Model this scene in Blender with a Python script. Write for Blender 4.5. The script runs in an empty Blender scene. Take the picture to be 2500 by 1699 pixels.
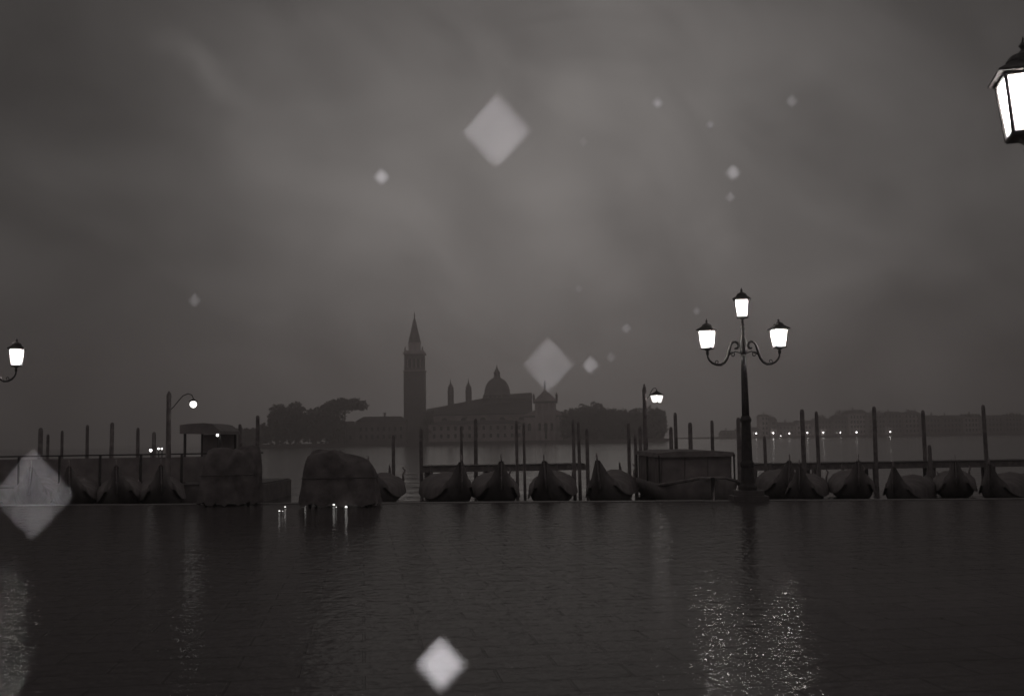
import bpy, math, random
from mathutils import Vector, Matrix, Euler
random.seed(7)
R = math.radians
sc = bpy.context.scene
col = sc.collection

# ------------------------------------------------------------------ camera
F, CX, CY = 2600.0, 1250.0, 849.5            # focal length and centre in pixels of the 2500 px photograph
EYE = Vector((0, 0, 1.6))
PITCH, ROLL = R(4.88), R(-0.88)
cd = bpy.data.cameras.new('camera'); cam = bpy.data.objects.new('camera', cd); col.objects.link(cam)
cd.sensor_width = 36.0; cd.lens = 36.0*F/2500; cd.clip_start = .02; cd.clip_end = 20000
RM = Euler((R(90)+PITCH, 0, 0)).to_matrix() @ Matrix.Rotation(ROLL, 3, 'Z')
cam.matrix_world = Matrix.Translation(EYE) @ RM.to_4x4()
cd.dof.use_dof = True                         # wide open four-bladed shutter: near drops blur into diamonds
cd.dof.focus_distance = 42; cd.dof.aperture_fstop = 2.8; cd.dof.aperture_blades = 4; cd.dof.aperture_ratio = 1.1; cd.dof.aperture_rotation = R(45)
sc.camera = cam
sc.render.resolution_x, sc.render.resolution_y = 1024, 695

# ------------------------------------------------------------------ sky: thick cloud at night, glow behind the island
w = bpy.data.worlds.new('World'); sc.world = w; w.use_nodes = True
nt = w.node_tree; N = nt.nodes; L = nt.links; N.clear()
def nd(t, **k):
    n = N.new(t)
    for a, b in k.items(): setattr(n, a, b)
    return n
def mth(op, a, b=None, c=None):
    n = nd('ShaderNodeMath', operation=op)
    for i, v in enumerate((a, b, c)):
        if v is None: continue
        if isinstance(v, (int, float)): n.inputs[i].default_value = v
        else: L.new(v, n.inputs[i])
    return n.outputs[0]
SUN_EL, SUN_AZ = R(3), R(2)                   # low light behind the cloud, a little right of the bell tower
tc = nd('ShaderNodeTexCoord')
sky = nd('ShaderNodeTexSky', sky_type='NISHITA', sun_disc=False, sun_elevation=SUN_EL, sun_rotation=SUN_AZ, dust_density=4)
bw = nd('ShaderNodeRGBToBW'); L.new(sky.outputs[0], bw.inputs[0])
gd = (RM @ Vector(((1370-CX)/F, -(580-CY)/F, -1))).normalized()
dp = nd('ShaderNodeVectorMath', operation='DOT_PRODUCT'); L.new(tc.outputs['Generated'], dp.inputs[0]); dp.inputs[1].default_value = gd
ang = mth('ARCCOSINE', dp.outputs['Value'])
lobe = nd('ShaderNodeMapRange', interpolation_type='SMOOTHERSTEP'); L.new(ang, lobe.inputs[0])
lobe.inputs[1].default_value = R(-5); lobe.inputs[2].default_value = R(29); lobe.inputs[3].default_value = 1; lobe.inputs[4].default_value = 0
def cloud(scale, rot, det, stretch):
    mp = nd('ShaderNodeMapping'); L.new(tc.outputs['Generated'], mp.inputs[0])
    mp.inputs['Rotation'].default_value = rot
    m2 = nd('ShaderNodeMapping'); L.new(mp.outputs[0], m2.inputs[0]); m2.inputs['Scale'].default_value = stretch
    nz = nd('ShaderNodeTexNoise'); L.new(m2.outputs[0], nz.inputs['Vector'])
    nz.inputs['Scale'].default_value = scale; nz.inputs['Detail'].default_value = det; nz.inputs['Roughness'].default_value = .5
    nz.inputs['Distortion'].default_value = .7
    return nz.outputs[0]
c1 = cloud(2.6, (0, R(-38), 0), 2.0, (1.0, 1, 1.6))
c2 = cloud(6.5, (0, R(-30), 0), 3.0, (1.0, 1, 1.5))
cl = mth('ADD', mth('MULTIPLY', c1, .95), mth('MULTIPLY', c2, .55))       # mean about .75
cl = mth('ADD', mth('MULTIPLY', mth('SUBTRACT', cl, .75), 1.7), 1.0)
val = mth('ADD', mth('MULTIPLY', lobe.outputs[0], .74), .31)
wz = nd('ShaderNodeTexNoise'); L.new(tc.outputs['Generated'], wz.inputs['Vector']); wz.inputs['Scale'].default_value = 9; wz.inputs['Detail'].default_value = 3
wv = nd('ShaderNodeVectorMath', operation='MULTIPLY_ADD'); L.new(wz.outputs['Color'], wv.inputs[0]); wv.inputs[1].default_value = (.09, 0, .09); L.new(tc.outputs['Generated'], wv.inputs[2])
def thin_spot(x, y, rx, ry, tilt, amp):         # a thinner place in the cloud, lit from above
    global val
    rt = RM @ Matrix.Rotation(tilt, 3, 'Z'); c = (RM @ Vector(((x-CX)/F, -(y-CY)/F, -1))).normalized()+Vector((.045, 0, .045))
    sb = nd('ShaderNodeVectorMath', operation='SUBTRACT'); L.new(wv.outputs[0], sb.inputs[0]); sb.inputs[1].default_value = c
    q = None
    for ax, rr in ((rt.col[0], rx), (rt.col[1], ry)):
        d_ = nd('ShaderNodeVectorMath', operation='DOT_PRODUCT'); L.new(sb.outputs[0], d_.inputs[0]); d_.inputs[1].default_value = ax
        e = mth('POWER', mth('ABSOLUTE', mth('DIVIDE', d_.outputs['Value'], rr)), 2.0); q = e if q is None else mth('ADD', q, e)
    val = mth('ADD', val, mth('MULTIPLY', mth('POWER', 2.718, mth('MULTIPLY', q, -1.0)), amp))
thin_spot(490, 175, .035, .012, R(-38), .20)
thin_spot(560, 300, .09, .03, R(-45), .07)
thin_spot(1450, 240, .05, .09, R(-10), .16)
thin_spot(1560, 430, .10, .03, R(35), .06)
thin_spot(1180, 480, .09, .04, R(-20), .06)
val = mth('ADD', val, mth('MINIMUM', mth('MULTIPLY', bw.outputs[0], .02), .1))
val = mth('MAXIMUM', mth('MULTIPLY', val, cl), .12)
tint = nd('ShaderNodeMix', data_type='RGBA', blend_type='MULTIPLY'); tint.inputs[0].default_value = 1
L.new(val, tint.inputs[6]); tint.inputs[7].default_value = (1.055, .985, .95, 1)
bg = nd('ShaderNodeBackground'); L.new(tint.outputs[2], bg.inputs[0]); bg.inputs[1].default_value = .155
wo = nd('ShaderNodeOutputWorld'); L.new(bg.outputs[0], wo.inputs[0])

sd = bpy.data.lights.new('sun', 'SUN'); sd.energy = .03; sd.angle = R(25); sd.color = (1, .95, .88)
so = bpy.data.objects.new('sun', sd); col.objects.link(so)
so.rotation_euler = Vector((-math.sin(SUN_AZ)*math.cos(R(14)), -math.cos(SUN_AZ)*math.cos(R(14)), -math.sin(R(14)))).to_track_quat('-Z', 'Y').to_euler()
# the photographer's flash beside the lens: it reaches only the raindrops in the first metre
FLASH = 42.0
fd = bpy.data.lights.new('camera_flash', 'POINT'); fd.energy = FLASH; fd.shadow_soft_size = .02; fd.color = (.9, .97, 1)
fo = bpy.data.objects.new('camera_flash', fd); col.objects.link(fo); fo.location = EYE + RM @ Vector((-.16, .22, .03))

vs = sc.view_settings; vs.view_transform = 'Standard'; vs.look = 'None'; vs.exposure = 0; vs.gamma = 1; vs.use_curve_mapping = False
cy = sc.cycles; cy.use_adaptive_sampling = False; cy.use_denoising = True
cy.max_bounces = 6; cy.diffuse_bounces = 2; cy.glossy_bounces = 3; cy.volume_bounces = 1; cy.sample_clamp_indirect = 12

# ------------------------------------------------------------------ helpers
def ray(x, y): return (RM @ Vector(((x-CX)/F, -(y-CY)/F, -1))).normalized()
def P(x, y, D):                                # the point seen at pixel x, y at distance D along +Y
    d = ray(x, y); return EYE + d*(D/d.y)
def PZ(x, y, z):                               # the point seen at pixel x, y at height z
    d = ray(x, y); return EYE + d*((z-EYE.z)/d.z)
def hx(x, D): return P(x, 1072-(x-1250)*.0154, D).x
def px(D): return D/F                          # metres in one photograph pixel at distance D
LAG = -.5                                      # level of the lagoon; the paving is level 0

def mat(name, c, rough=.8, var=.25, scale=3.0, bump=0.0, bscale=None, metal=0, spec=.4, emit=None):
    g_ = .3*c[0]+.59*c[1]+.11*c[2]; c = (g_*1.1, g_*.97, g_*.98)      # toned black-and-white: one warm grey
    m = bpy.data.materials.new(name); m.use_nodes = True
    t = m.node_tree; b = t.nodes['Principled BSDF']
    b.inputs['Roughness'].default_value = rough; b.inputs['Metallic'].default_value = metal
    b.inputs['Specular IOR Level'].default_value = spec
    tcn = t.nodes.new('ShaderNodeTexCoord')
    nz = t.nodes.new('ShaderNodeTexNoise'); nz.inputs['Scale'].default_value = scale; nz.inputs['Detail'].default_value = 4
    t.links.new(tcn.outputs['Object'], nz.inputs['Vector'])
    rp = t.nodes.new('ShaderNodeValToRGB'); t.links.new(nz.outputs[0], rp.inputs[0])
    rp.color_ramp.elements[0].position = .3; rp.color_ramp.elements[1].position = .7
    rp.color_ramp.elements[0].color = [v*(1-var) for v in c]+[1]; rp.color_ramp.elements[1].color = [min(1, v*(1+var)) for v in c]+[1]
    t.links.new(rp.outputs[0], b.inputs['Base Color'])
    if bump:
        n2 = t.nodes.new('ShaderNodeTexNoise'); n2.inputs['Scale'].default_value = bscale or scale*4; n2.inputs['Detail'].default_value = 3
        t.links.new(tcn.outputs['Object'], n2.inputs['Vector'])
        bp = t.nodes.new('ShaderNodeBump'); bp.inputs['Strength'].default_value = 1; bp.inputs['Distance'].default_value = bump
        t.links.new(n2.outputs[0], bp.inputs['Height']); t.links.new(bp.outputs[0], b.inputs['Normal'])
    if emit:
        b.inputs['Emission Color'].default_value = (1, .97, .93, 1); b.inputs['Emission Strength'].default_value = emit
    return m

M = dict(
 iron=mat('cast_iron', (.07, .07, .07), .5, .3, 9, .002, 40, 0, .5),
 stone=mat('pale_stone', (.18, .175, .17), .6, .2, 5, .004, 30),
 marble=mat('white_facade_stone', (.8, .78, .76), .7, .15, .3),
 brick=mat('tower_brick', (.30, .24, .20), .85, .2, .5),
 plaster=mat('old_plaster', (.6, .56, .52), .85, .25, .25),
 plaster2=mat('ochre_plaster', (.30, .26, .22), .85, .25, .25),
 rooftile=mat('roof_tiles', (.16, .11, .09), .85, .3, .8),
 lead=mat('dome_lead', (.24, .24, .25), .6, .2, .4),
 dark=mat('dark_opening', (.02, .02, .02), .6, .2, 1),
 wood=mat('wet_timber', (.32, .31, .30), .8, .35, 4, .006, 18),
 deck=mat('deck_boards', (.17, .15, .13), .55, .3, 5, .004, 25),
 hull=mat('black_lacquer', (.24, .24, .24), .6, .2, 3, 0, None, 0, .5),
 tarp=mat('boat_cover_canvas', (.27, .27, .27), .85, .25, 2, .02, 3.5),
 tarp2=mat('stall_tarpaulin', (.26, .26, .26), .85, .35, 3, .07, 3.5),
 steel=mat('prow_steel', (.35, .35, .35), .35, .15, 9, 0, None, .9),
 paint=mat('grey_boat_paint', (.3, .3, .3), .7, .2, 3),
 panel=mat('pontoon_panel', (.3, .3, .3), .7, .25, 2),
 glass=mat('dark_window_glass', (.02, .02, .022), .08, .1, 1, 0, None, 0, .6),
 leaf=mat('foliage', (.09, .1, .08), .8, .35, .35),
 bark=mat('bark', (.09, .075, .06), .9, .3, 3),
 earth=mat('island_paving', (.22, .21, .19), .9, .2, .1),
 bulb=mat('lit_bulb', (.7, .7, .7), .3, .05, 2, 0, None, 0, .5, 280.0),
 softbulb=mat('lit_soft_bulb', (.7, .7, .7), .3, .05, 2, 0, None, 0, .5, 30.0),
 lamp=mat('lit_lamp_globe', (.7, .7, .7), .3, .05, 2, 0, None, 0, .5, 4.0),
 farlamp=mat('far_lit_lamp', (.7, .7, .7), .3, .05, 2, 0, None, 0, .5, 9.0),
 drop=mat('sleet_drop', (.9, .9, .9), .5, .02, 2), clear=mat('clear_raindrop', (.7, .7, .7), .5, .02, 2),
 glint=mat('glowing_glint', (.7, .7, .7), .3, .05, 2, 0, None, 0, .5, 1.6),  # emission that stands for white glints on the paving
)

def frosted():
    m = bpy.data.materials.new('frosted_glass'); m.use_nodes = True; t = m.node_tree; t.nodes.clear()
    tl = t.nodes.new('ShaderNodeBsdfTranslucent'); tp = t.nodes.new('ShaderNodeBsdfTransparent'); mx = t.nodes.new('ShaderNodeMixShader'); o = t.nodes.new('ShaderNodeOutputMaterial')
    nz = t.nodes.new('ShaderNodeTexNoise'); nz.inputs['Scale'].default_value = 14; nz.inputs['Detail'].default_value = 3
    mr = t.nodes.new('ShaderNodeMapRange'); mr.inputs[1].default_value = .3; mr.inputs[2].default_value = .7; mr.inputs[3].default_value = .16; mr.inputs[4].default_value = .24
    c = t.nodes.new('ShaderNodeTexCoord'); t.links.new(c.outputs['Object'], nz.inputs['Vector']); t.links.new(nz.outputs[0], mr.inputs[0]); t.links.new(mr.outputs[0], mx.inputs[0])
    tl.inputs[0].default_value = (.85, .84, .83, 1); tp.inputs[0].default_value = (1, 1, 1, 1)
    t.links.new(tl.outputs[0], mx.inputs[1]); t.links.new(tp.outputs[0], mx.inputs[2]); t.links.new(mx.outputs[0], o.inputs[0]); return m
M['milk'] = frosted()
class MB:
    def __init__(s): s.v = []; s.f = []
    def add(s, v, f, mtx=None):
        k = len(s.v)
        s.v += [tuple(mtx @ Vector(p)) if mtx else tuple(p) for p in v]
        s.f += [tuple(i+k for i in q) for q in f]; return s
    def box(s, x0, x1, y0, y1, z0, z1, mtx=None):
        return s.add([(x0,y0,z0),(x1,y0,z0),(x1,y1,z0),(x0,y1,z0),(x0,y0,z1),(x1,y0,z1),(x1,y1,z1),(x0,y1,z1)],
                     [(0,3,2,1),(4,5,6,7),(0,1,5,4),(1,2,6,5),(2,3,7,6),(3,0,4,7)], mtx)
    def lathe(s, prof, n=16, c=(0, 0), rot=0, mtx=None):
        v = []; f = []
        for r, z in prof:
            for i in range(n):
                a = rot+2*math.pi*i/n; v.append((c[0]+r*math.cos(a), c[1]+r*math.sin(a), z))
        for k in range(len(prof)-1):
            for i in range(n):
                j = (i+1) % n; f.append((k*n+i, k*n+j, (k+1)*n+j, (k+1)*n+i))
        f.append(tuple(range(n-1, -1, -1))); f.append(tuple((len(prof)-1)*n+i for i in range(n)))
        return s.add(v, f, mtx)
    def tube(s, pts, rad, n=8):
        pts = [Vector(p) for p in pts]; m = len(pts); v = []; f = []
        up = None
        for k in range(m):
            t = (pts[min(k+1, m-1)]-pts[max(k-1, 0)]).normalized()
            if up is None: up = t.orthogonal().normalized()
            up = (up - t*up.dot(t)).normalized(); b = t.cross(up)
            r = rad[k] if isinstance(rad, (list, tuple)) else rad
            for i in range(n):
                a = 2*math.pi*i/n; v.append(pts[k]+up*(r*math.cos(a))+b*(r*math.sin(a)))
        for k in range(m-1):
            for i in range(n):
                j = (i+1) % n; f.append((k*n+i, k*n+j, (k+1)*n+j, (k+1)*n+i))
        f.append(tuple(range(n-1, -1, -1))); f.append(tuple((m-1)*n+i for i in range(n)))
        return s.add(v, f)
    def prism(s, poly, d, mtx=None):               # poly in (x, z), thickness d along y, centred
        n = len(poly)
        v = [(x, -d/2, z) for x, z in poly]+[(x, d/2, z) for x, z in poly]
        f = [tuple(range(n)), tuple(range(2*n-1, n-1, -1))]+[(i, i+n, (i+1) % n+n, (i+1) % n) for i in range(n)]
        return s.add(v, f, mtx)
    def mesh(s, name, m, smooth=False):
        me = bpy.data.meshes.new(name); me.from_pydata(s.v, [], s.f); me.update()
        me.materials.append(M[m] if isinstance(m, str) else m)
        if smooth: me.polygons.foreach_set('use_smooth', [True]*len(me.polygons))
        return me
    def build(s, name, m, parent=None, smooth=False, loc=None):
        return place(name, s.mesh(name, m, smooth), parent, loc)
def place(name, me, parent=None, loc=None, rot=None, scale=None):
    o = bpy.data.objects.new(name, me); col.objects.link(o)
    if parent: o.parent = parent
    if loc is not None: o.location = loc
    if rot is not None: o.rotation_euler = rot
    if scale is not None: o.scale = scale
    return o
def tag(o, label, cat, group=None):
    o['label'] = label; o['category'] = cat
    if group: o['group'] = group
    return o
def struct(o): o['kind'] = 'structure'; return o
def thing(name, label, cat, loc=(0, 0, 0), rz=0, group=None):
    o = place(name, None, None, loc, (0, 0, rz)); o.empty_display_size = .2
    return tag(o, label, cat, group)
def copy_tree(o, parent=None):
    c = o.copy(); col.objects.link(c); c.parent = parent
    for ch in list(o.children): copy_tree(ch, c)
    return c
ORD = ['first','second','third','fourth','fifth','sixth','seventh','eighth','ninth','tenth','eleventh','twelfth','thirteenth','fourteenth',
       'fifteenth','sixteenth','seventeenth','eighteenth','nineteenth','twentieth','twenty-first','twenty-second','twenty-third','twenty-fourth',
       'twenty-fifth','twenty-sixth','twenty-seventh','twenty-eighth','twenty-ninth','thirtieth','thirty-first','thirty-second','thirty-third','thirty-fourth','thirty-fifth']

# ------------------------------------------------------------------ ground and water
def edgeY(x): return 27.55-.15*x
def water_mat(name, base, rough, layers, joints=False):
    m = bpy.data.materials.new(name); m.use_nodes = True
    t = m.node_tree; b = t.nodes['Principled BSDF']; n = t.nodes; l = t.links
    b.inputs['Base Color'].default_value = (*base, 1); b.inputs['Roughness'].default_value = rough
    b.inputs['IOR'].default_value = 1.33
    tcn = n.new('ShaderNodeTexCoord'); prev = None
    for sc_, dist, stretch in layers:
        mp = n.new('ShaderNodeMapping'); mp.inputs['Scale'].default_value = stretch; l.new(tcn.outputs['Object'], mp.inputs[0])
        nz = n.new('ShaderNodeTexNoise'); nz.inputs['Scale'].default_value = sc_; nz.inputs['Detail'].default_value = 2.5
        l.new(mp.outputs[0], nz.inputs['Vector'])
        bp = n.new('ShaderNodeBump'); bp.inputs['Strength'].default_value = 1; bp.inputs['Distance'].default_value = dist
        l.new(nz.outputs[0], bp.inputs['Height'])
        if prev: l.new(prev.outputs[0], bp.inputs['Normal'])
        prev = bp
    if joints:                                    # worn colour of the flagstones and their joints, under the film of water
        mp = n.new('ShaderNodeMapping'); mp.inputs['Rotation'].default_value = (0, 0, R(-8)); l.new(tcn.outputs['Object'], mp.inputs[0])
        br = n.new('ShaderNodeTexBrick'); br.inputs['Scale'].default_value = 1; br.inputs['Brick Width'].default_value = .9; br.inputs['Row Height'].default_value = .42
        br.inputs['Mortar Size'].default_value = .012; br.inputs['Mortar Smooth'].default_value = .3
        br.inputs['Color1'].default_value = (.15, .132, .134, 1); br.inputs['Color2'].default_value = (.135, .119, .12, 1); br.inputs['Mortar'].default_value = (.11, .097, .097, 1)
        l.new(mp.outputs[0], br.inputs['Vector']); l.new(br.outputs['Color'], b.inputs['Base Color'])
        bp = n.new('ShaderNodeBump'); bp.inputs['Distance'].default_value = .003; bp.inputs['Strength'].default_value = 1; bp.invert = True
        l.new(br.outputs['Fac'], bp.inputs['Height']); l.new(prev.outputs[0], bp.inputs['Normal']); prev = bp
    l.new(prev.outputs[0], b.inputs['Normal'])
    return m
M['wet'] = water_mat('wet_flagstones', (.1, .1, .1), .06, [(8, .0125, (1, 1, 1)), (2.6, .009, (1, 1, 1))], True)
_t = M['wet'].node_tree; _b = _t.nodes['Principled BSDF']       # damp rough stone with small standing films of water
_c = _t.nodes.new('ShaderNodeTexCoord'); _z = _t.nodes.new('ShaderNodeTexNoise'); _z.inputs['Scale'].default_value = 9; _z.inputs['Detail'].default_value = 4
_t.links.new(_c.outputs['Object'], _z.inputs['Vector'])
for _s, _a, _e in (('Roughness', .06, .015), ('Specular IOR Level', .06, .075)):
    _m = _t.nodes.new('ShaderNodeMapRange'); _m.inputs[1].default_value = .52; _m.inputs[2].default_value = .60; _m.inputs[3].default_value = _a; _m.inputs[4].default_value = _e
    _t.links.new(_z.outputs[0], _m.inputs[0]); _t.links.new(_m.outputs[0], _b.inputs[_s])
_x = _t.nodes.new('ShaderNodeMix'); _x.data_type = 'RGBA'; _x.blend_type = 'MULTIPLY'; _x.inputs[7].default_value = (.9, .9, .9, 1)   # soaked stone is darker
_m = _t.nodes.new('ShaderNodeMapRange'); _m.inputs[1].default_value = .52; _m.inputs[2].default_value = .60; _t.links.new(_z.outputs[0], _m.inputs[0]); _t.links.new(_m.outputs[0], _x.inputs[0])
_k = _b.inputs['Base Color'].links[0].from_socket; _t.links.new(_k, _x.inputs[6]); _t.links.new(_x.outputs[2], _b.inputs['Base Color'])
_d = _t.nodes.new('ShaderNodeBsdfDiffuse'); _t.links.new(_x.outputs[2], _d.inputs[0]); _w = _t.nodes.new('ShaderNodeMixShader'); _w.inputs[0].default_value = .48   # matt grains standing out of the film
_o = _t.nodes['Material Output']; _t.links.new(_d.outputs[0], _w.inputs[1]); _t.links.new(_b.outputs[0], _w.inputs[2]); _t.links.new(_w.outputs[0], _o.inputs['Surface'])
M['lagoon'] = water_mat('lagoon_water', (.025, .028, .028), .1, [(1.1, .05, (.8, 1.4, 1)), (.22, .12, (.7, 1.3, 1))])
XE = 160
g = MB(); g.add([(-XE, -60, 0), (XE, -60, 0), (XE, edgeY(XE)-.5, 0), (-XE, edgeY(-XE)-.5, 0)], [(0, 1, 2, 3)])
pav = struct(g.build('pavement', 'wet'))
# edging blocks of the quay, one by one in view
ea = math.atan(-.15)
qm = MB().box(0, 1.19, -.52, 0, -1.9, .012).mesh('edging_block', 'stone')
for i in range(-17, 21):
    x = i*1.2*math.cos(ea)
    place('edging_block', qm, pav, (x, edgeY(x), random.uniform(-.004, .004)), (0, 0, ea))
for a, b in ((-17*1.2*math.cos(ea), -XE), (XE, 21*1.2*math.cos(ea))):
    m = MB(); m.add([(a, edgeY(a)-.5, -2), (b, edgeY(b)-.5, -2), (b, edgeY(b), -2), (a, edgeY(a), -2), (a, edgeY(a)-.5, .01), (b, edgeY(b)-.5, .01), (b, edgeY(b), .01), (a, edgeY(a), .01)],
          [(0,1,2,3),(7,6,5,4),(4,5,1,0),(5,6,2,1),(6,7,3,2),(7,4,0,3)])
    m.build('edging_run', 'stone', pav)
g = MB(); g.add([(-6000, -200, LAG), (6000, -200, LAG), (6000, 9000, LAG), (-6000, 9000, LAG)], [(0, 1, 2, 3)])
struct(g.build('lagoon', 'lagoon'))

# ------------------------------------------------------------------ island across the water
IZ = LAG+1.3
def bx(x0, x1, D): return hx(x0, D), hx(x1, D)
g = MB(); xa, xb = hx(560, 462), hx(1640, 462)
g.add([(xa, 462, -3), (xb, 458, -3), (xb+14, 700, -3), (xa-10, 700, -3), (xa, 462, IZ), (xb, 458, IZ), (xb+14, 700, IZ), (xa-10, 700, IZ)],
      [(0,3,2,1),(4,5,6,7),(0,1,5,4),(1,2,6,5),(2,3,7,6),(3,0,4,7)])
struct(g.build('island_quay', 'earth'))

def zt(x, y, D): return P(x, y, D).z
# bell tower
D = 515
bc = P(1014, 1075, D); u = px(D)
t = thing('bell_tower', 'tall brick bell tower with pointed conical spire on the island', 'tower', (bc.x, D, IZ))
def tz(y): return zt(1013, y, D)-IZ
hw = 25*u
m = MB().box(-hw, hw, -hw, hw, 0, tz(908)); sh = m.build('shaft', 'brick', t)
pl = MB().box(-.55, .55, -.12, .12, 0, tz(930)-3).mesh('pilaster', 'brick')
for k in range(5): place('pilaster', pl, sh, (-hw+.55+k*(2*hw-1.1)/4, -hw-.1, 2))
MB().box(-hw-.35, hw+.35, -hw-.35, hw+.35, tz(908), tz(905)).build('cornice', 'marble', t)
m = MB(); bw_ = 23.5*u; zb0, zb1 = tz(905), tz(866)
for sx in (-1, 1):
    for sy in (-1, 1): m.box(sx*bw_-(1.1 if sx > 0 else -0), sx*bw_+(1.1 if sx < 0 else 0), sy*bw_-(1.1 if sy > 0 else 0), sy*bw_+(1.1 if sy < 0 else 0), zb0, zb1)
m.box(-bw_+.8, bw_-.8, -bw_+.8, bw_-.8, zb0, zb1-.1)
bf = m.build('belfry', 'brick', t)
arch = [(-.8, 0), (.8, 0), (.8, 3.6)]+[(.8*math.cos(a), 3.6+.8*math.sin(a)) for a in [math.pi*k/8 for k in range(1, 8)]]+[(-.8, 3.6)]
am = MB().prism(arch, .3).mesh('bell_opening', 'dark')
cm = MB().lathe([(.28, 0), (.24, 4.0), (.36, 4.1), (.36, 4.3)], 8).mesh('colonnette', 'marble')
for k in range(3): place('bell_opening', am, bf, ((k-1)*2.0, -bw_+.75, zb0+1.2))
for k in range(4): place('colonnette', cm, bf, ((k-1.5)*2.0, -bw_+.45, zb0+1.1))
MB().box(-hw-.3, hw+.3, -hw-.3, hw+.3, tz(866), tz(862)).build('upper_cornice', 'marble', t)
m = MB().box(-bw_, bw_, -bw_, bw_, tz(862), tz(857))
m.build('parapet', 'marble', t)
for sx in (-1, 1):
    MB().lathe([(.5, tz(857)), (.35, tz(855)), (.5, tz(852)), (.12, tz(848))], 8, (sx*(bw_-.5), -bw_+.5)).build('pinnacle', 'marble', t)
MB().lathe([(15.5*u, tz(857)), (15*u, tz(840)), (16.5*u, tz(839)), (16.5*u, tz(837))], 16).build('drum', 'marble', t)
MB().lathe([(15.5*u, tz(837)), (13.2*u, tz(826)), (10*u, tz(812)), (6.2*u, tz(795)), (2.6*u, tz(780)), (1.3*u, tz(775))], 20).build('spire', 'lead', t, True)
MB().lathe([(1.6*u, tz(775)), (1.0*u, tz(773)), (1.7*u, tz(770)), (.9*u, tz(767)), (1.0*u, tz(765)), (.2*u, tz(762))], 8).build('finial_statue', 'lead', t, True)

# church
D = 490; u = px(D)
c0 = P(1215, 1075, D)
t = thing('church', 'large domed church with pale temple front beside the bell tower', 'church', (c0.x, D, IZ))
def cz(y, D=D): return zt(1215, y, D)-IZ
def cxr(x, D=490): return hx(x, D)-c0.x
# nave: long roof behind the facade
x0, x1 = cxr(1180), cxr(1306)
MB().box(x0, x1-1, -2, 14, 0, cz(972)).build('nave_wall', 'brick', t)
m = MB(); m.add([(x0, -3, cz(974)), (x1-1, -3, cz(974)), (x1-1, 6, cz(958)), (x0, 6, cz(964)), (x0, 15, cz(974)), (x1-1, 15, cz(974))], [(0,1,2,3),(3,2,5,4),(0,3,4),(1,5,2),(0,4,5,1)])
m.build('nave_roof', 'rooftile', t)
x2 = cxr(1040)
m = MB(); m.add([(x2, 0, 0), (x0+4, 0, 0), (x0+4, 14, 0), (x2, 14, 0), (x2, 0, cz(1002)), (x0+4, 0, cz(985)), (x0+4, 14, cz(985)), (x2, 14, cz(1002)), (x2, 7, cz(995)), (x0+4, 7, cz(966))],
       [(0,1,5,4),(1,2,6,9,5),(2,3,7,6),(3,0,4,8,7),(4,5,9,8),(8,9,6,7),(0,3,2,1)])
m.build('choir', 'rooftile', t)
# side aisle in front, lower
x3, x4 = cxr(1062), cxr(1300)
MB().box(x3, x4, -9, -2.2, 0, cz(1010)).build('aisle_wall', 'plaster', t)
m = MB(); m.add([(x3, -9.6, cz(1012)), (x4, -9.6, cz(1010)), (x4, -2, cz(978)), (x3, -2, cz(998)), (x3, -9.6, cz(1014)), (x4, -9.6, cz(1012))], [(0,1,2,3),(4,5,1,0),(0,3,4),(1,5,2),(3,2,5,4)])
m.build('aisle_roof', 'rooftile', t)
wl = MB().prism([(-1.3, 0), (1.3, 0)]+[(1.3*math.cos(a), 1.3*math.sin(a)) for a in [math.pi*k/8 for k in range(1, 8)]], .3).mesh('lunette_window', 'glass')
for k in range(5): place('lunette_window', wl, t, (x3+5+k*(x4-x3-10)/4, -9.05, cz(1026)))
# dome
dm = MB().lathe([(33*u, cz(990)), (33*u, cz(966)), (34.5*u, cz(965)), (34.5*u, cz(962)), (32*u, cz(961)), (31*u, cz(950)), (28.5*u, cz(941)), (24*u, cz(932)), (17*u, cz(925)), (9*u, cz(920.5)), (7*u, cz(920))], 28, (0, 6)).build('dome', 'lead', t, True)
MB().lathe([(10*u, cz(921)), (8.2*u, cz(919)), (7.6*u, cz(910)), (8.8*u, cz(909)), (6.5*u, cz(905)), (3.2*u, cz(899)), (1.2*u, cz(895)), (1.4*u, cz(893)), (.5*u, cz(888))], 14, (0, 6)).build('cupola', 'lead', dm, True)
rb = MB().box(-.25, .25, -.25, .25, cz(988), cz(967)).mesh('drum_pilaster', 'marble')
for k in range(9):
    a = math.pi+math.pi*(k+.5)/9; place('drum_pilaster', rb, dm, (33*u*math.cos(a), 6+33*u*math.sin(a), 0), (0, 0, a))
for x in (1099, 1143.5):
    tb = MB().lathe([(7.6*u, cz(1010)), (7.6*u, cz(953)), (8.4*u, cz(952)), (8.4*u, cz(950)), (7*u, cz(949.5)), (6.8*u, cz(944)), (7.8*u, cz(943)), (6*u, cz(940))], 12, (cxr(x), 8)).build('turret', 'brick', t)
    MB().lathe([(6.2*u, cz(940)), (4.6*u, cz(937)), (2.2*u, cz(933)), (1.2*u, cz(928)), (.8*u, cz(924)), (.3*u, cz(920))], 10, (cxr(x), 8)).build('turret_spire', 'lead', tb, True)
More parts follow.
